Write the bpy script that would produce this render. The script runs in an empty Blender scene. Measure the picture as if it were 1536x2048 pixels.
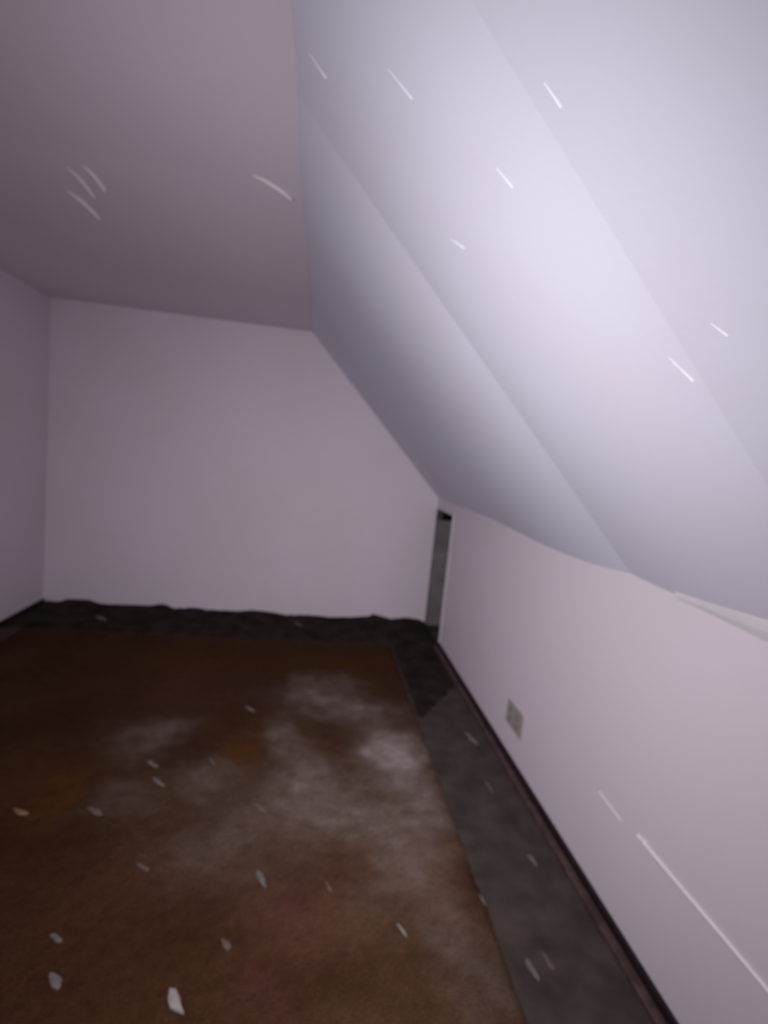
import bpy, bmesh, math, random
from mathutils import Vector, Matrix, noise

scene = bpy.context.scene
C = scene.collection

# ---------------------------------------------------------------- camera, world, light, exposure
cam_d = bpy.data.cameras.new('camera')
cam_d.sensor_fit = 'VERTICAL'
cam_d.sensor_height = 24.0
cam_d.lens = 24.0 * 1000 / 2048            # wide phone lens
cam_d.clip_start = 0.02
cam_d.dof.use_dof = True                  # the phone missed focus: everything is a little soft
cam_d.dof.focus_distance = 0.35
cam_d.dof.aperture_fstop = 3.2
cam = bpy.data.objects.new('camera', cam_d)
C.objects.link(cam)
EYE = 1.45
yaw, pitch, roll = 0.1390, -0.1074, 0.0994
fwd = Vector((math.sin(yaw) * math.cos(pitch), math.cos(yaw) * math.cos(pitch), math.sin(pitch)))
r0 = fwd.cross(Vector((0, 0, 1))).normalized()
u0 = r0.cross(fwd)
right = r0 * math.cos(roll) + u0 * math.sin(roll)
up = u0 * math.cos(roll) - r0 * math.sin(roll)
cam.matrix_world = Matrix(((right.x, up.x, -fwd.x, 0.0), (right.y, up.y, -fwd.y, 0.0),
                           (right.z, up.z, -fwd.z, EYE), (0, 0, 0, 1)))
scene.camera = cam

world = bpy.data.worlds.new('world')
scene.world = world
world.use_nodes = True
world.node_tree.nodes['Background'].inputs[0].default_value = (0.02, 0.02, 0.025, 1)
world.node_tree.nodes['Background'].inputs[1].default_value = 1.0

# the torch held next to the phone: the only light in the room; a beam that fades off axis
TORCH_POS = (-0.383, 0.066, 1.528)
TORCH_YAW, TORCH_PITCH, TORCH_FADE, TORCH_WATT = 0.271, -0.278, 3.49, 226.0
ld = bpy.data.lights.new('torch', 'POINT')
ld.energy = TORCH_WATT
ld.shadow_soft_size = 0.015
ld.color = (1.0, 0.95, 1.0)
ld.use_nodes = True
lt = ld.node_tree
em = lt.nodes['Emission']
tc = lt.nodes.new('ShaderNodeTexCoord')
sx = lt.nodes.new('ShaderNodeSeparateXYZ')
ng = lt.nodes.new('ShaderNodeMath'); ng.operation = 'MULTIPLY'; ng.inputs[1].default_value = -1.0
mx = lt.nodes.new('ShaderNodeMath'); mx.operation = 'MAXIMUM'; mx.inputs[1].default_value = 0.0
pw = lt.nodes.new('ShaderNodeMath'); pw.operation = 'POWER'; pw.inputs[1].default_value = TORCH_FADE
lt.links.new(tc.outputs['Normal'], sx.inputs[0])
lt.links.new(sx.outputs[2], ng.inputs[0])
lt.links.new(ng.outputs[0], mx.inputs[0])
lt.links.new(mx.outputs[0], pw.inputs[0])
lt.links.new(pw.outputs[0], em.inputs['Strength'])
lo = bpy.data.objects.new('torch', ld)
C.objects.link(lo)
lo.location = TORCH_POS
ax = Vector((math.sin(TORCH_YAW) * math.cos(TORCH_PITCH), math.cos(TORCH_YAW) * math.cos(TORCH_PITCH), math.sin(TORCH_PITCH)))
lo.rotation_euler = ax.to_track_quat('-Z', 'Y').to_euler()

scene.view_settings.view_transform = 'Standard'
scene.view_settings.look = 'None'
scene.view_settings.exposure = 0.0
scene.view_settings.gamma = 1.0
scene.view_settings.use_curve_mapping = False

# ---------------------------------------------------------------- dimensions (metres)
BACK = 4.294        # far wall
FRONT = -1.7        # wall behind the photographer
LEFT = -2.128
KNEE = 1.071        # low wall under the slope
KNEE_Z = 1.146
FOLD_X = -0.139     # where the flat ceiling folds into the slope
TOP = 2.415
FLOOR = 0.0


# ---------------------------------------------------------------- helpers
def mat(name, col, rough=0.6, var=0.0, scale=6.0, bump=0.0, bscale=120.0, spec=0.3, tint=None):
    m = bpy.data.materials.new(name)
    m.use_nodes = True
    nt = m.node_tree
    b = nt.nodes['Principled BSDF']
    b.inputs['Roughness'].default_value = rough
    b.inputs['Specular IOR Level'].default_value = spec
    b.inputs['Base Color'].default_value = (*col, 1)
    t = nt.nodes.new('ShaderNodeTexCoord')
    if var:
        n = nt.nodes.new('ShaderNodeTexNoise')
        n.inputs['Scale'].default_value = scale
        n.inputs['Detail'].default_value = 5
        r = nt.nodes.new('ShaderNodeValToRGB')
        t2 = tint or col
        r.color_ramp.elements[0].position = 0.3
        r.color_ramp.elements[1].position = 0.7
        r.color_ramp.elements[0].color = (*[c * (1 - var) for c in t2], 1)
        r.color_ramp.elements[1].color = (*[min(1, c * (1 + var)) for c in col], 1)
        nt.links.new(t.outputs['Object'], n.inputs['Vector'])
        nt.links.new(n.outputs['Fac'], r.inputs[0])
        nt.links.new(r.outputs[0], b.inputs['Base Color'])
    if bump:
        n2 = nt.nodes.new('ShaderNodeTexNoise')
        n2.inputs['Scale'].default_value = bscale
        n2.inputs['Detail'].default_value = 4
        bp = nt.nodes.new('ShaderNodeBump')
        bp.inputs['Strength'].default_value = bump
        bp.inputs['Distance'].default_value = 0.004
        nt.links.new(t.outputs['Object'], n2.inputs['Vector'])
        nt.links.new(n2.outputs['Fac'], bp.inputs['Height'])
        nt.links.new(bp.outputs[0], b.inputs['Normal'])
    return m


M = {
    'wall': mat('mauve_white_wall_paint', (0.715, 0.645, 0.72), 0.7, 0.03, 1.3, 0.10, 60, 0.2, (0.715, 0.655, 0.70)),
    'ceil': mat('flat_ceiling_paint', (0.74, 0.675, 0.745), 0.7, 0.03, 1.1, 0.12, 60, 0.2),
    'slope': mat('lavender_white_paint', (0.735, 0.745, 0.86), 0.65, 0.02, 1.6, 0.08, 60, 0.15, (0.76, 0.73, 0.83)),
    'floor': mat('dark_grey_floor_paint', (0.064, 0.051, 0.046), 0.9, 0.30, 9, 0.4, 90, 0.05),
    'skirt': mat('dark_plum_brown_wood', (0.018, 0.009, 0.012), 0.5, 0.3, 20, 0.2, 80, 0.3),
    'shoe': mat('worn_reddish_wood', (0.075, 0.045, 0.042), 0.5, 0.4, 25, 0.2, 80, 0.3),
    'ragged': mat('dark_felt', (0.028, 0.020, 0.018), 0.95, 0.5, 7, 0.6, 150, 0.05),
    'grey_board': mat('weathered_grey_board', (0.20, 0.18, 0.185), 0.8, 0.25, 5, 0.3, 60, 0.1),
    'cavity': mat('unlit_cavity_black', (0.010, 0.009, 0.009), 0.9, 0, spec=0.05),  # near-black colour stands in for the unlit dark of the eaves
    'trim': mat('white_trim_paint', (0.74, 0.69, 0.73), 0.5, 0.03, 5, spec=0.3),
    'plate': mat('aged_beige_plastic', (0.37, 0.335, 0.31), 0.45, 0.04, 20, spec=0.4),
    'socket': mat('darker_beige_plastic', (0.29, 0.26, 0.24), 0.45, 0.04, 20, spec=0.4),
    'slit': mat('dark_slot', (0.10, 0.09, 0.08), 0.8),
    'screw': mat('dull_steel', (0.4, 0.4, 0.4), 0.4),
    'cable': mat('white_cable_sheath', (0.95, 0.92, 0.95), 0.35, spec=0.5),
    'clip': mat('white_clip', (0.85, 0.83, 0.85), 0.4, spec=0.5),
    'tape': mat('white_paper_tape', (0.83, 0.79, 0.82), 0.6, 0.03, 12),
    'flake': mat('bright_paint_flake', (0.77, 0.765, 0.87), 0.7, spec=0.1),
    'flake_flat': mat('pale_paint_flake', (0.90, 0.86, 0.89), 0.7, spec=0.1),
    'flake_cream': mat('cream_paint_flake', (0.79, 0.75, 0.76), 0.7, spec=0.1),
    'chip_white': mat('plaster_white', (0.30, 0.275, 0.265), 0.85, 0.12, 40, 0.4, 120),
    'chip_grey': mat('plaster_grey', (0.145, 0.125, 0.12), 0.85, 0.15, 40, 0.4, 120),
    'chip_brown': mat('plaster_brown', (0.125, 0.09, 0.075), 0.85, 0.15, 40, 0.4, 120),
    'chip_tan': mat('wood_tan', (0.20, 0.125, 0.06), 0.8, 0.15, 40, 0.3, 120),
}


def obj(name, verts, faces, m, parent=None, smooth=False):
    me = bpy.data.meshes.new(name)
    me.from_pydata([tuple(v) for v in verts], [], faces)
    me.update()
    bm = bmesh.new(); bm.from_mesh(me)
    bmesh.ops.recalc_face_normals(bm, faces=bm.faces)
    bm.to_mesh(me); bm.free()
    if smooth:
        for p in me.polygons:
            p.use_smooth = True
    if smooth:
        me.set_sharp_from_angle(angle=0.7)
    me.materials.append(m)
    o = bpy.data.objects.new(name, me)
    C.objects.link(o)
    o.parent = parent
    return o


def boxes(name, bl, m, parent=None, bevel=0.0):
    bm = bmesh.new()
    for (x0, x1, y0, y1, z0, z1) in bl:
        g = bmesh.ops.create_cube(bm, size=1.0)
        for v in g['verts']:
            v.co = Vector((x0 + (v.co.x + .5) * (x1 - x0), y0 + (v.co.y + .5) * (y1 - y0), z0 + (v.co.z + .5) * (z1 - z0)))
    if bevel:
        bmesh.ops.bevel(bm, geom=list(bm.edges), offset=bevel, segments=2, affect='EDGES', profile=0.6)
    me = bpy.data.meshes.new(name); bm.to_mesh(me); bm.free()
    me.materials.append(m)
    o = bpy.data.objects.new(name, me); C.objects.link(o); o.parent = parent
    return o


def struct(o, label=None, cat=None):
    o['kind'] = 'structure'
    if label: o['label'] = label
    if cat: o['category'] = cat
    return o


def tag(o, label, cat, group=None):
    o['label'] = label; o['category'] = cat
    if group: o['group'] = group
    return o


def empty(name, loc):
    o = bpy.data.objects.new(name, None); C.objects.link(o); o.location = loc
    o.empty_display_size = 0.05
    return o


def adopt(child, parent):
    """parent a mesh built in world coordinates without moving it"""
    child.parent = parent
    child.location = -Vector(parent.location)
    return child


# ---------------------------------------------------------------- the room shell
struct(boxes('floor', [(LEFT - .1, KNEE + .7, FRONT - .1, BACK + .1, -0.1, FLOOR)], M['floor']),
       'dark grey painted floor showing as a border around the brown rug', 'floor')
struct(boxes('wall_back', [(LEFT - .1, KNEE, BACK, BACK + .08, 0, TOP + .1)], M['wall']),
       'bare mauve-white far wall with a sloping right edge', 'wall')
struct(boxes('wall_left', [(LEFT - .08, LEFT, FRONT, BACK, 0, TOP + .1)], M['wall']),
       'sliver of shaded white wall at the left edge of the photo', 'wall')
struct(boxes('wall_front', [(LEFT - .1, KNEE + .1, FRONT - .08, FRONT, 0, TOP + .1)], M['wall']),
       'plain white wall behind the photographer', 'wall')

# knee wall: its far end stops at a narrow opening into the eaves
GAP0, GAPZ = 3.76, 1.055
struct(boxes('wall_right', [(KNEE, KNEE + .07, FRONT, GAP0, 0, 1.22),
                            (KNEE, KNEE + .07, GAP0, BACK + .05, GAPZ, 1.22)], M['wall']),
       'low mauve-white knee wall under the sloping ceiling', 'wall')
eave = empty('door_1', (KNEE, 4.03, 0))
struct(eave, 'narrow dark opening into the eaves at the far corner', 'opening')
adopt(boxes('grey_board', [(KNEE + .004, KNEE + .26, 4.262, 4.285, 0.0, 0.955)], M['grey_board'], bevel=.003), eave)
adopt(boxes('cavity_lining', [(KNEE + .07, KNEE + .6, BACK - .02, BACK + .05, 0, 1.3),
                              (KNEE + .55, KNEE + .6, 3.5, BACK, 0, 1.3),
                              (KNEE + .07, KNEE + .6, 3.45, 3.5, 0, 1.3),
                              (KNEE + .07, KNEE + .6, 3.45, BACK, 1.25, 1.3)], M['cavity']), eave)
adopt(boxes('casing', [(KNEE - .006, KNEE, GAP0 - .03, GAP0, 0.04, GAPZ + .01)], M['trim'], bevel=.002), eave)

# ceilings: sheets that sag a little between their fixings
U = Vector((KNEE - FOLD_X, 0, KNEE_Z - TOP))
ULEN = U.length
U.normalize()
NRM = Vector((U.z, 0, -U.x))                 # into the room
if NRM.x > 0: NRM = -NRM
SLOPE_SEAMS = [(FRONT, -0.45, .012), (-0.45, 0.768, .011), (0.768, 1.53, .008), (1.53, BACK + .01, .018)]
FLAT_SEAMS = [(FRONT, -0.41, .01), (-0.41, 2.03, .006), (2.03, BACK + .01, .008)]


def sag_at(y, seams):
    for a, b, s in seams:
        if a <= y <= b:
            if s == .018:                          # the far sheet bellies out near its front joint, then lies flat
                t = min(1.0, (y - a) / 1.5)
                return s * 6.75 * t * (1 - t) ** 2
            t = (y - a) / (b - a)
            return s * 4 * t * (1 - t)
    return 0.0


def slope_sag(u, y):
    w = 0.35 + 0.65 * min(1.0, max(0.0, u / 0.5))       # stiffer near the fold
    return sag_at(y, SLOPE_SEAMS) * w


def slope_point(u, y, off=0.0):
    return Vector((FOLD_X, y, TOP)) + U * u + NRM * (slope_sag(u, y) + off)


def flat_point(x, y, off=0.0):
    w = min(1.0, max(0.0, (FOLD_X - x) / 0.4)) * 0.65 + 0.35
    return Vector((x, y, TOP - sag_at(y, FLAT_SEAMS) * w - off))


def sheet(name, fn, a0, a1, na, y0, y1, ny, m, parent, thick=0.012, inset=0.0001):
    """curved sheet with thickness; the long edges are eased so the joints read as fine grooves"""
    vs, fs = [], []
    ys = [y0 + inset + (y1 - y0 - 2 * inset) * j / ny for j in range(ny + 1)]
    nyv = len(ys)
    for lay in (0, 1):
        for i in range(na + 1):
            a = a0 + (a1 - a0) * i / na
            for j, y in enumerate(ys):
                ease = 0.0
                vs.append(fn(a, y, (-ease if lay == 0 else -thick)))
    n = (na + 1) * nyv
    ix = lambda l, i, j: l * n + i * nyv + j
    for i in range(na):
        for j in range(nyv - 1):
            fs.append((ix(0, i, j), ix(0, i + 1, j), ix(0, i + 1, j + 1), ix(0, i, j + 1)))
            fs.append((ix(1, i, j), ix(1, i, j + 1), ix(1, i + 1, j + 1), ix(1, i + 1, j)))
    for i in range(na):
        fs.append((ix(0, i, 0), ix(1, i, 0), ix(1, i + 1, 0), ix(0, i + 1, 0)))
        fs.append((ix(0, i, nyv - 1), ix(0, i + 1, nyv - 1), ix(1, i + 1, nyv - 1), ix(1, i, nyv - 1)))
    for j in range(nyv - 1):
        fs.append((ix(0, 0, j), ix(0, 0, j + 1), ix(1, 0, j + 1), ix(1, 0, j)))
        fs.append((ix(0, na, j), ix(1, na, j), ix(1, na, j + 1), ix(0, na, j + 1)))
    return obj(name, vs, fs, m, parent, smooth=True)


ceiling = empty('ceiling', (0, 0, 0))
struct(ceiling, 'white ceiling folding from a flat strip into a sagging slope', 'ceiling')
for y0, y1, s in SLOPE_SEAMS:
    sheet('slope_panel', slope_point, 0.0, ULEN + .07, 16, y0, y1, 40, M['slope'], ceiling)
for y0, y1, s in FLAT_SEAMS:
    sheet('flat_panel', flat_point, LEFT - .05, FOLD_X, 16, y0, y1, 28, M['ceil'], ceiling)
adopt(boxes('backing_board', [(LEFT - .1, FOLD_X, FRONT - .1, BACK + .08, TOP + .02, TOP + .06)], M['cavity']), ceiling)
_b = [Vector((FOLD_X, 0, TOP)) - NRM * .03, Vector((FOLD_X, 0, TOP)) - NRM * .06]
_v = []
for base in _b:
    for u in (-0.03, ULEN + .12):
        for y in (FRONT - .1, BACK + .08):
            _v.append(Vector((base.x, y, base.z)) + U * u)
obj('backing_board', _v, [(0, 1, 3, 2), (4, 6, 7, 5), (0, 4, 5, 1), (2, 3, 7, 6), (0, 2, 6, 4), (1, 5, 7, 3)], M['cavity'], ceiling)

# ---------------------------------------------------------------- skirtings
bb = empty('baseboard_right', (KNEE, 1.0, 0))
struct(bb, 'low dark plum-brown skirting along the knee wall', 'skirting')
adopt(boxes('board', [(KNEE - .014, KNEE + .001, FRONT, GAP0 - .03, 0, .040)], M['skirt'], bevel=.003), bb)
adopt(boxes('shoe_strip', [(KNEE - .046, KNEE - .014, FRONT, GAP0 - .03, 0, .016)], M['shoe'], bevel=.005), bb)
struct(boxes('baseboard_left', [(LEFT - .001, LEFT + .014, FRONT, BACK, 0, .04)], M['skirt'], bevel=.003),
       'low dark skirting at the foot of the left wall', 'skirting')

# ragged dark felt edge lapping up the foot of the far wall
random.seed(7)
peaks = [(-2.02, .02), (-1.93, .046), (-1.80, .050), (-1.66, .020), (-1.50, .024), (-1.30, .030), (-1.20, .048), (-1.09, .018),
         (-0.93, .032), (-0.82, .020), (-0.62, .022), (-0.42, .038), (-0.30, .030), (-0.17, .012), (0.05, .022), (0.22, .014),
         (0.42, .026), (0.545, .040), (0.60, .064), (0.68, .046), (0.76, .030), (0.90, .048), (1.00, .040), (1.06, .018)]


def ridge(x):
    for (xa, za), (xb, zb) in zip(peaks, peaks[1:]):
        if xa <= x <= xb:
            t = (x - xa) / (xb - xa); t = t * t * (3 - 2 * t)
            return za + (zb - za) * t
    return peaks[0][1] if x < peaks[0][0] else peaks[-1][1]


vs, fs = [], []
NX = 300
for i in range(NX + 1):
    x = LEFT + .016 + (KNEE - .017 - LEFT) * i / NX
    z = max(.008, ridge(x) + 0.006 * noise.noise(Vector((x * 28, 3.1, 0))))
    d = 0.560 + 0.008 * noise.noise(Vector((x * 4, 8.7, 0))) + 0.005 * noise.noise(Vector((x * 17, 1.7, 0)))
    vs += [(x, BACK + .002, 0), (x, BACK + .002, z), (x, BACK - .012, z * .92), (x, BACK - .03, z * .45 + .004),
           (x, BACK - d, .006 + .003 * noise.noise(Vector((x * 30, 1, 2)))), (x, BACK - d - .006, 0)]
for i in range(NX):
    for k in range(6):
        a, b = i * 6 + k, i * 6 + (k + 1) % 6
        fs.append((a, b, b + 6, a + 6))
fs += [tuple(range(5, -1, -1)), tuple(NX * 6 + k for k in range(6))]
tag(obj('felt_strip', vs, fs, M['ragged'], smooth=True), 'dark ragged felt strip along the far wall, its edge lapping up the wall', 'felt strip')

# dark sheet added to deepen the dark floor corner by the knee wall
ring = []
for k in range(13):                                            # far edge
    ring.append((0.690 + .325 * k / 12, 3.722 + .006 * math.sin(k * 1.7)))
for k in range(1, 14):                                         # along the skirting
    ring.append((1.017 - .004 * (k % 2), 3.71 - (3.71 - 3.06) * k / 13))
for k in range(1, 16):                                         # ragged near edge
    q = k / 16
    ring.append((1.013 - .32 * q, 3.06 - .42 * q + .05 * noise.noise(Vector((q * 9, 2.2, 0))) + .02 * noise.noise(Vector((q * 31, 4, 0)))))
for k in range(0, 16):                                         # beside the rug
    ring.append((0.690 + .006 * noise.noise(Vector((k * .9, 6, 0))), 2.66 + (3.70 - 2.66) * k / 16))
n = len(ring)
cx, cy = 0.86, 3.25
vs = [(x, y, 0.0) for x, y in ring] + [(x, y, .005) for x, y in ring]
vs += [(cx + (x - cx) * .55, cy + (y - cy) * .8, .007 + .002 * math.sin(i)) for i, (x, y) in enumerate(ring)]
fs = [tuple(range(n - 1, -1, -1)), tuple(2 * n + i for i in range(n))]
for l in (0, 1):
    for i in range(n):
        fs.append((l * n + i, l * n + (i + 1) % n, (l + 1) * n + (i + 1) % n, (l + 1) * n + i))
tag(obj('dark_corner_sheet', vs, fs, M['ragged']), 'added dark sheet deepening the corner between the rug and the knee wall', 'felt scrap')

# ---------------------------------------------------------------- the brown rug
RX0, RX1, RY0, RY1 = -1.98, 0.675, -1.0, 3.712
PALE = [(0.50, 2.27, 0.17, 0.19, 1.9), (0.13, 2.88, 0.24, 0.20, .7), (0.35, 2.66, 0.20, 0.14, .65), (0.57, 1.93, 0.12, 0.22, .7),
        (0.04, 2.09, 0.13, 0.21, .6), (0.25, 1.9, 0.23, 0.15, .6), (-0.07, 2.4, 0.09, 0.18, .5), (-0.71, 2.37, 0.16, 0.15, .35),
        (-0.6, 2.47, 0.12, 0.12, .25), (0.40, 1.64, 0.15, 0.21, .55), (-0.35, 2.08, 0.15, 0.12, .35), (-0.67, 1.96, 0.13, 0.12, .25),
        (0.55, 1.30, 0.10, 0.25, .35), (-0.2, 1.75, .25, .2, .3)]
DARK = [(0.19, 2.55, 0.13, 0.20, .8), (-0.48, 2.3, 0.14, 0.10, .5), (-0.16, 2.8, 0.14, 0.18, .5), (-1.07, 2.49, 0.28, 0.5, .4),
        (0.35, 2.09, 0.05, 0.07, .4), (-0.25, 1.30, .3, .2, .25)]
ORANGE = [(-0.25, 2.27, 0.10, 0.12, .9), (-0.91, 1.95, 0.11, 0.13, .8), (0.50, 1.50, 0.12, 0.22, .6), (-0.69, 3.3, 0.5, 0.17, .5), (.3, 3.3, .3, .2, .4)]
PALE_BROWN = [(0.45, 1.45, 0.40, 0.70, .9), (0.15, 1.25, 0.35, 0.45, .6), (0.25, 2.10, 0.45, 0.50, .7), (-0.05, 1.75, .35, .35, .4), (0.35, 0.7, .4, .5, .9)]   # broad lighter brown, mostly over the right half
RED = [(0.08, 1.43, 0.17, 0.16, .8), (-0.06, 1.17, 0.10, 0.08, .8), (0.45, 1.64, 0.06, 0.09, .6), (-.7, 2.9, .3, .3, .5)]


def blob(lst, x, y):
    s = 0.0
    for cx, cy, rx, ry, w in lst:
        dx, dy = (x - cx) / rx, (y - cy) / ry
        d2 = dx * dx + dy * dy
        if d2 < 7: s += w * math.exp(-d2 * 1.1)
    return s


def rug_h(x, y):
    v = Vector((x, y, 0))
    return 0.013 + 0.004 * noise.noise(v * 5) + 0.003 * noise.noise(v * 17) + 0.0035 * noise.noise(v * 55)


def mix(a, b, t):
    t = max(0, min(1, t))
    return [p + (q - p) * t for p, q in zip(a, b)]


STEP = 0.0125
nx = int((RX1 - RX0) / STEP); ny = int((RY1 - RY0) / STEP)
vs, fs, cols = [], [], []
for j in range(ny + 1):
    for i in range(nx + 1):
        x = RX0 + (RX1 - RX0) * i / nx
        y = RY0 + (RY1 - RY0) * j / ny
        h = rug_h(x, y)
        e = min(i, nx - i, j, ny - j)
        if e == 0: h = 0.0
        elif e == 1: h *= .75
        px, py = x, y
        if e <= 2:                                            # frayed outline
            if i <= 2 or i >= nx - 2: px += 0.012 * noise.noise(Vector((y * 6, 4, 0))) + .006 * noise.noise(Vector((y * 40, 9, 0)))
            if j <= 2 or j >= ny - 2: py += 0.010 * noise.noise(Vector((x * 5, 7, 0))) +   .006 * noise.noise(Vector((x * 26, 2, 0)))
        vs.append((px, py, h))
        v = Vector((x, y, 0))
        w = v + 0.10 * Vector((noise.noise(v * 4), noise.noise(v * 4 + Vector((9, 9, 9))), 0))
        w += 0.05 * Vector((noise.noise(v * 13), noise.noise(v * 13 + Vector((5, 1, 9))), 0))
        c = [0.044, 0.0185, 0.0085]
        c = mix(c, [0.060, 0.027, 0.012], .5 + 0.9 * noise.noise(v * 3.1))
        c = mix(c, [0.112, 0.060, 0.032], 0.45 * blob(PALE_BROWN, w.x, w.y) * (0.85 + 0.9 * noise.noise(v * 5.3)))
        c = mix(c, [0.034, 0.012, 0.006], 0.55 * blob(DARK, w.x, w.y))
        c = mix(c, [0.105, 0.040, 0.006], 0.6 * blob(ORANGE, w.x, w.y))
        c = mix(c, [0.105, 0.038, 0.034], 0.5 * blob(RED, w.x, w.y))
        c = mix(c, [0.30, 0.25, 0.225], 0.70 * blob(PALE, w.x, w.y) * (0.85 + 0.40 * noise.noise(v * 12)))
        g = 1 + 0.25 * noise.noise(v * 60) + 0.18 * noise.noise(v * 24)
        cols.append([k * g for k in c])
for j in range(ny):
    for i in range(nx):
        a = j * (nx + 1) + i
        fs.append((a, a + 1, a + nx + 2, a + nx + 1))
me = bpy.data.meshes.new('rug')
me.from_pydata(vs, [], fs); me.update()
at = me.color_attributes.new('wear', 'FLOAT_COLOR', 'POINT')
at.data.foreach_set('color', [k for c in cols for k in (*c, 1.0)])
for p in me.polygons: p.use_smooth = True
rm = mat('brown_rug_pile', (0.07, 0.04, 0.03), 0.95, 0, bump=0.9, bscale=220, spec=0.05)
nt = rm.node_tree
an = nt.nodes.new('ShaderNodeAttribute'); an.attribute_name = 'wear'
tcn = nt.nodes.new('ShaderNodeTexCoord')
fn = nt.nodes.new('ShaderNodeTexNoise'); fn.inputs['Scale'].default_value = 260; fn.inputs['Detail'].default_value = 3
rr = nt.nodes.new('ShaderNodeMapRange')
rr.inputs['From Min'].default_value = 0.3; rr.inputs['From Max'].default_value = 0.7
rr.inputs['To Min'].default_value = 0.6; rr.inputs['To Max'].default_value = 1.4
mm = nt.nodes.new('ShaderNodeVectorMath'); mm.operation = 'SCALE'
nt.links.new(tcn.outputs['Object'], fn.inputs['Vector'])
nt.links.new(fn.outputs['Fac'], rr.inputs['Value'])
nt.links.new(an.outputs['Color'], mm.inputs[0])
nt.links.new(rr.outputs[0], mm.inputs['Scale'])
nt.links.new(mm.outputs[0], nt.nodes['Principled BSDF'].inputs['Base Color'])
me.materials.append(rm)
rug = bpy.data.objects.new('rug', me); C.objects.link(rug)
tag(rug, 'large worn brown rug with pale dusty stains covering most of the floor', 'rug')


# ---------------------------------------------------------------- wall fittings
# two-gang outlet plate on the knee wall
oc = Vector((KNEE, 2.24, 0.235))
out = empty('wall_outlet', oc)
tag(out, 'beige electrical outlet plate low on the knee wall', 'outlet')


def local_boxes(name, bl, m, parent, bevel=0.0):
    return boxes(name, bl, m, parent, bevel)


local_boxes('cover_plate', [(-.007, 0.0005, -.095, .095, -.060, .060)], M['plate'], out, .003)
for sy in (-.042, .042):
    for sz in (-.024, .024):
        s = local_boxes('socket', [(-.0095, -.006, sy - .016, sy + .016, sz - .014, sz + .014)], M['socket'], out, .0015)
        local_boxes('slot', [(-.0100, -.0092, sy - .008, sy - .005, sz - .004, sz + .006),
                             (-.0100, -.0092, sy + .005, sy + .008, sz - .004, sz + .006)], M['slit'], s)
    bm = bmesh.new()
    bmesh.ops.create_cone(bm, segments=10, radius1=.0035, radius2=.0028, depth=.003, cap_ends=True,
                          matrix=Matrix.Translation((-.0075, sy, 0)) @ Matrix.Rotation(math.pi / 2, 4, 'Y'))
    mc = bpy.data.meshes.new('screw'); bm.to_mesh(mc); bm.free(); mc.materials.append(M['screw'])
    so = bpy.data.objects.new('screw', mc); C.objects.link(so); so.parent = out

# thin white cable clipped along the knee wall
def tube(name, pts, r, m, parent=None, seg=8):
    vs, fs = [], []
    for k, p in enumerate(pts):
        p = Vector(p)
        t = (Vector(pts[min(k + 1, len(pts) - 1)]) - Vector(pts[max(k - 1, 0)])).normalized()
        a = t.cross(Vector((0, 0, 1)))
        if a.length < 1e-4: a = Vector((1, 0, 0))
        a.normalize(); b = a.cross(t)
        for s in range(seg):
            q = 2 * math.pi * s / seg
            vs.append(p + a * r * math.cos(q) + b * r * math.sin(q))
    for k in range(len(pts) - 1):
        for s in range(seg):
            fs.append((k * seg + s, k * seg + (s + 1) % seg, (k + 1) * seg + (s + 1) % seg, (k + 1) * seg + s))
    fs.append(tuple(range(seg - 1, -1, -1)))
    fs.append(tuple((len(pts) - 1) * seg + s for s in range(seg)))
    return obj(name, vs, fs, m, parent, smooth=True)


cb = empty('cable', (KNEE, 1.0, 0.375))
tag(cb, 'thin white cable running level along the knee wall toward the viewer', 'cable')
pts = []
for k in range(61):
    y = 1.30 - (1.30 + 0.6) * k / 60
    pts.append((KNEE - .0035, y, 0.377 + .002 * math.sin(y * 9)))
adopt(tube('sheath', pts, .0035, M['cable']), cb)
for y in (1.27, 0.6, 0.1, -.4):
    adopt(boxes('clip', [(KNEE - .0085, KNEE + .0005, y - .004, y + .004, .371, .384)], M['clip'], bevel=.0015), cb)
pts = [(KNEE - .0015, 1.515 - .13 * k / 10, 0.364 - .007 * k / 10) for k in range(11)]
tag(tube('cable_offcut', pts, .0016, M['cable']), 'short faint white cable end on the knee wall beyond the long cable', 'cable')

# joint tape lifting along the top of the knee wall
vs, fs = [], []
N = 60
for k in range(N + 1):
    t = k / N
    y = 1.30 - 1.9 * t
    g = min(1.0, t * 5.5)
    wv = .0015 * math.sin(t * 31)
    upper = slope_point(ULEN - .010 - .030 * g + wv, y, .0005)
    lower = Vector((KNEE - .0005, y, KNEE_Z - .020 - .012 * g + wv))
    mid = (upper + lower) * .5 + Vector((-.001, 0, -.001)) * (1 + g)
    for off in (0, .0015):
        o_ = Vector((-.75, 0, -.65)) * off
        vs += [upper + o_, mid + o_, lower + o_]
for k in range(N):
    a, b = k * 6, (k + 1) * 6
    for s in range(2):
        fs.append((a + s, a + s + 1, b + s + 1, b + s))
        fs.append((a + 3 + s, b + 3 + s, b + 4 + s, a + 4 + s))
    fs.append((a, b, b + 3, a + 3)); fs.append((a + 2, a + 5, b + 5, b + 2))
fs += [(0, 3, 4, 1), (1, 4, 5, 2), (N * 6, N * 6 + 1, N * 6 + 4, N * 6 + 3), (N * 6 + 1, N * 6 + 2, N * 6 + 5, N * 6 + 4)]
tag(obj('joint_tape', vs, fs, M['tape'], smooth=False), 'pale strip of joint tape lifting along the top of the knee wall', 'tape strip')


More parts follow.
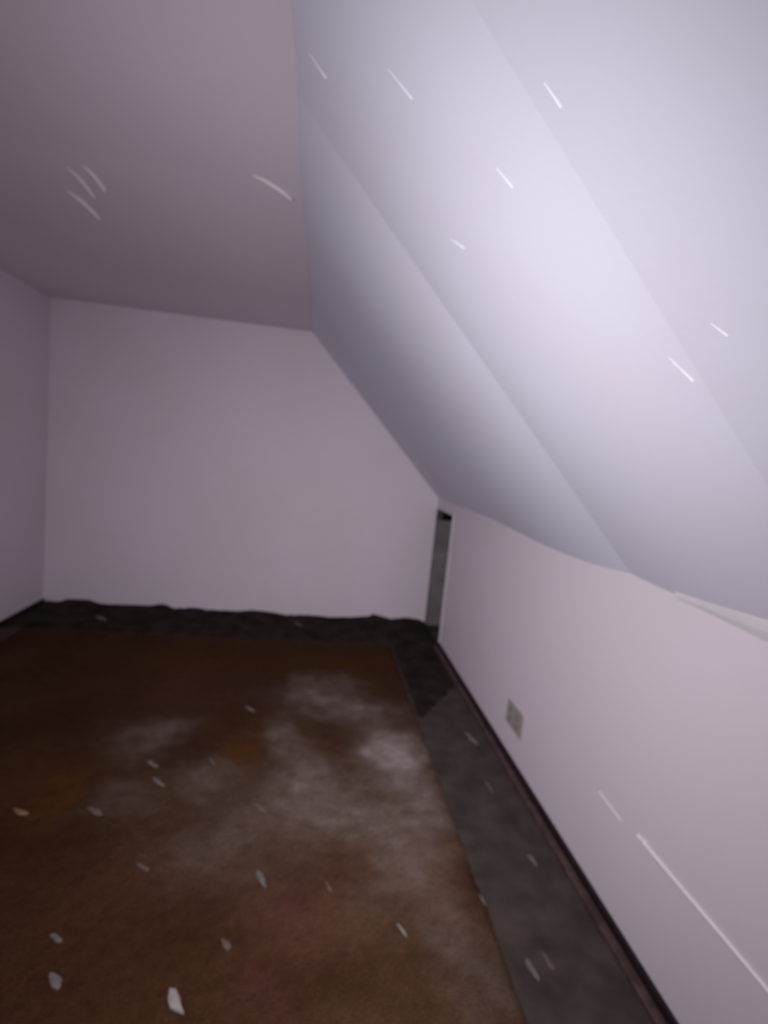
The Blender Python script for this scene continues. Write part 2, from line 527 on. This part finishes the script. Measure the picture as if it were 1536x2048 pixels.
# ---------------------------------------------------------------- paint flakes on the ceilings
def sliver(name, p0, p1, nrm, width, m, lift=.008):
    """thin curled strip of peeled paint: fixed at one end, the other lifting off the surface"""
    p0, p1 = Vector(p0), Vector(p1)
    t = (p1 - p0); L = t.length; t.normalize()
    s = t.cross(nrm).normalized()
    vs, fs = [], []
    n = 8
    for k in range(n + 1):
        q = k / n
        w = width * (0.25 + 0.75 * math.sin(math.pi * (0.12 + 0.80 * q))) * .5
        base = p0 + t * L * q + nrm * (lift * q * q - .0006)
        mid = nrm * (.0012 + w * .25)
        for off in (0, -.0012):
            vs += [base - s * w + nrm * off, base + mid + nrm * off, base + s * w + nrm * off]
    for k in range(n):
        a, b = k * 6, (k + 1) * 6
        for j in range(2):
            fs.append((a + j, a + j + 1, b + j + 1, b + j))
            fs.append((a + 3 + j, b + 3 + j, b + 4 + j, a + 4 + j))
        fs.append((a, b, b + 3, a + 3)); fs.append((a + 2, a + 5, b + 5, b + 2))
    fs += [(0, 3, 4, 1), (1, 4, 5, 2), (n * 6, n * 6 + 1, n * 6 + 4, n * 6 + 3), (n * 6 + 1, n * 6 + 2, n * 6 + 5, n * 6 + 4)]
    return obj(name, vs, fs, m)


def on_slope(P):
    P = Vector(P)
    u = (P - Vector((FOLD_X, P.y, TOP))).dot(U)
    return slope_point(u, P.y)


SL = [((0.267, 0.728, 1.989), (0.295, 0.724, 1.959), .0045, 'flake', 'bright white paint sliver high on the slope near the top edge of the photo'),
      ((0.273, 0.923, 1.983), (0.304, 0.914, 1.951), .0018, 'flake', 'fine white paint sliver on the slope between the two panel joints, upper one'),
      ((0.270, 1.227, 1.986), (0.300, 1.192, 1.955), .0020, 'flake', 'small white paint sliver on the slope just right of the farther panel joint'),
      ((0.575, 0.806, 1.667), (0.611, 0.786, 1.629), .0028, 'flake_cream', 'cream paint sliver on the slope beside the nearer panel joint'),
      ((0.550, 0.690, 1.693), (0.568, 0.674, 1.674), .0016, 'flake_cream', 'tiny cream paint sliver near the right edge of the slope'),
      ((-0.100, 1.306, 2.374), (-0.055, 1.304, 2.326), .005, 'flake', 'white paint sliver on the slope right beside the ceiling fold'),
      ((0.072, 1.046, 2.193), (0.124, 1.030, 2.139), .0018, 'flake', 'long faint paint sliver on the slope below the top of the photo')]
for a, b, w, m, lab in SL:
    tag(sliver('paint_flake', on_slope(a), on_slope(b), NRM, w, M[m], .0015), lab, 'paint flake', 'paint flakes on the ceiling')
FLK = [((-0.322, 1.986), (-0.185, 2.080), .022, 'broad pale paint flake on the flat ceiling next to the fold'),
       ((-1.026, 2.162), (-1.002, 2.339), .022, 'middle one of three paint flakes side by side on the flat ceiling'),
       ((-0.956, 2.123), (-0.930, 2.263), .022, 'rightmost of three paint flakes side by side on the flat ceiling'),
       ((-1.116, 2.357), (-1.069, 2.552), .034, 'lowest and widest of three paint flakes side by side on the flat ceiling')]
for a, b, w, lab in FLK:
    tag(sliver('paint_flake', flat_point(*a), flat_point(*b), Vector((0, 0, -1)), w, M['flake_flat'], .020), lab, 'paint flake', 'paint flakes on the ceiling')


# ---------------------------------------------------------------- plaster chips on the floor
def chip(name, x, y, L, ang, ratio, m, seed):
    random.seed(seed)
    on_rug = RX0 + .02 < x < RX1 - .01 and y < RY1 - .04
    z = rug_h(x, y) if on_rug else (FLOOR + .016 if y > 3.75 else FLOOR)
    n = 9
    vs = []
    th = random.uniform(.005, .009)
    rad = [random.uniform(.6, 1.2) for _ in range(n)]
    for lay, (sc, zz) in enumerate(((1.0, -.003), (0.97, th * .55), (0.72, th))):
        for k in range(n):
            q = 2 * math.pi * k / n
            a, b = math.cos(q) * L / 2 * rad[k] * sc, math.sin(q) * L / 2 * ratio * rad[k] * sc
            vs.append((a * math.cos(ang) - b * math.sin(ang), a * math.sin(ang) + b * math.cos(ang),
                       zz + (random.uniform(-.0012, .0012) if lay == 2 else 0)))
    fs = [tuple(range(n - 1, -1, -1)), tuple(2 * n + k for k in range(n))]
    for l in range(2):
        for k in range(n):
            fs.append((l * n + k, l * n + (k + 1) % n, (l + 1) * n + (k + 1) % n, (l + 1) * n + k))
    o = obj(name, vs, fs, m)
    o.location = (x, y, z)
    return o


CH = [(-0.249, 1.185, 0.080, -0.81, .50, 'chip_white', 'largest and palest plaster chip on the rug, near the bottom of the photo'),
      (-0.564, 1.248, 0.070, -0.71, .45, 'chip_grey', 'grey plaster chip on the rug in the bottom left corner'),
      (-0.614, 1.361, 0.055, -0.55, .40, 'chip_grey', 'small grey plaster chip on the rug above the bottom left corner chip'),
      (-0.072, 1.552, 0.080, -1.06, .40, 'chip_grey', 'slim grey chip on the rug at the left of the reddish stain'),
      (0.149, 1.520, 0.060, -1.16, .30, 'chip_brown', 'thin brownish chip on the rug at the right of the reddish stain'),
      (0.373, 1.360, 0.062, -1.03, .16, 'chip_white', 'very thin pale splinter on the rug near its lower right part'),
      (0.665, 1.474, 0.080, -1.32, .28, 'chip_grey', 'narrow grey chip lying along the right edge of the rug'),
      (0.745, 1.236, 0.090, -1.36, .36, 'chip_grey', 'larger of two chips side by side on the dark floor border, bottom'),
      (0.805, 1.255, 0.070, -1.37, .28, 'chip_brown', 'smaller of two chips side by side on the dark floor border, bottom'),
      (0.923, 1.635, 0.080, -1.34, .28, 'chip_grey', 'grey chip on the dark floor border close to the knee wall'),
      (-0.982, 1.865, 0.080, -0.40, .40, 'chip_tan', 'tan wood chip on the rug at the left edge of the photo'),
      (-0.723, 1.873, 0.080, -0.52, .40, 'chip_brown', 'brown chip on the rug just right of the tan wood chip'),
      (-0.114, 1.891, 0.075, -0.78, .35, 'chip_brown', 'brown chip in the middle of the rug below the pale stains'),
      (-0.258, 2.663, 0.095, -0.83, .18, 'chip_grey', 'thin grey splinter on the rug beyond the orange stain'),
      (-0.609, 2.164, 0.090, -0.64, .25, 'chip_grey', 'farther of two slim grey chips left of the orange stain'),
      (-0.552, 2.048, 0.080, -0.67, .28, 'chip_grey', 'nearer of two slim grey chips left of the orange stain'),
      (-0.362, 2.188, 0.065, -0.86, .22, 'chip_brown', 'tiny brown splinter on the rug at the edge of the orange stain'),
      (-1.542, 3.960, 0.140, -0.67, .40, 'chip_grey', 'grey chip on the dark felt at the foot of the far wall, left'),
      (-0.148, 1.331, 0.055, -0.82, .42, 'chip_brown', 'brown chip on the rug just beyond the largest plaster chip'),
      (0.935, 2.450, 0.120, -1.29, .30, 'chip_grey', 'grey chip on the dark floor border below the outlet'),
      (0.900, 2.050, 0.090, -1.42, .22, 'chip_brown', 'slim brown chip on the dark floor border nearer than the outlet'),
      (-0.056, 4.060, 0.140, -1.05, .25, 'chip_brown', 'brown chip on the dark felt at the foot of the far wall, middle'),
      (-0.467, 1.607, 0.060, -0.55, .25, 'chip_brown', 'small brown splinter on the dark left half of the rug'),
      (0.244, 1.845, 0.055, -0.98, .30, 'chip_brown', 'small brown chip on the pale dusty stain in the rug')]
for k, (x, y, L, a, ra, m, lab) in enumerate(CH):
    nm = 'plaster_chip' if m in ('chip_white', 'chip_grey') else 'wood_chip'
    tag(chip(nm, x, y, L, a, ra * .78, M[m], 40 + k), lab, 'chip', 'chips of debris on the floor')
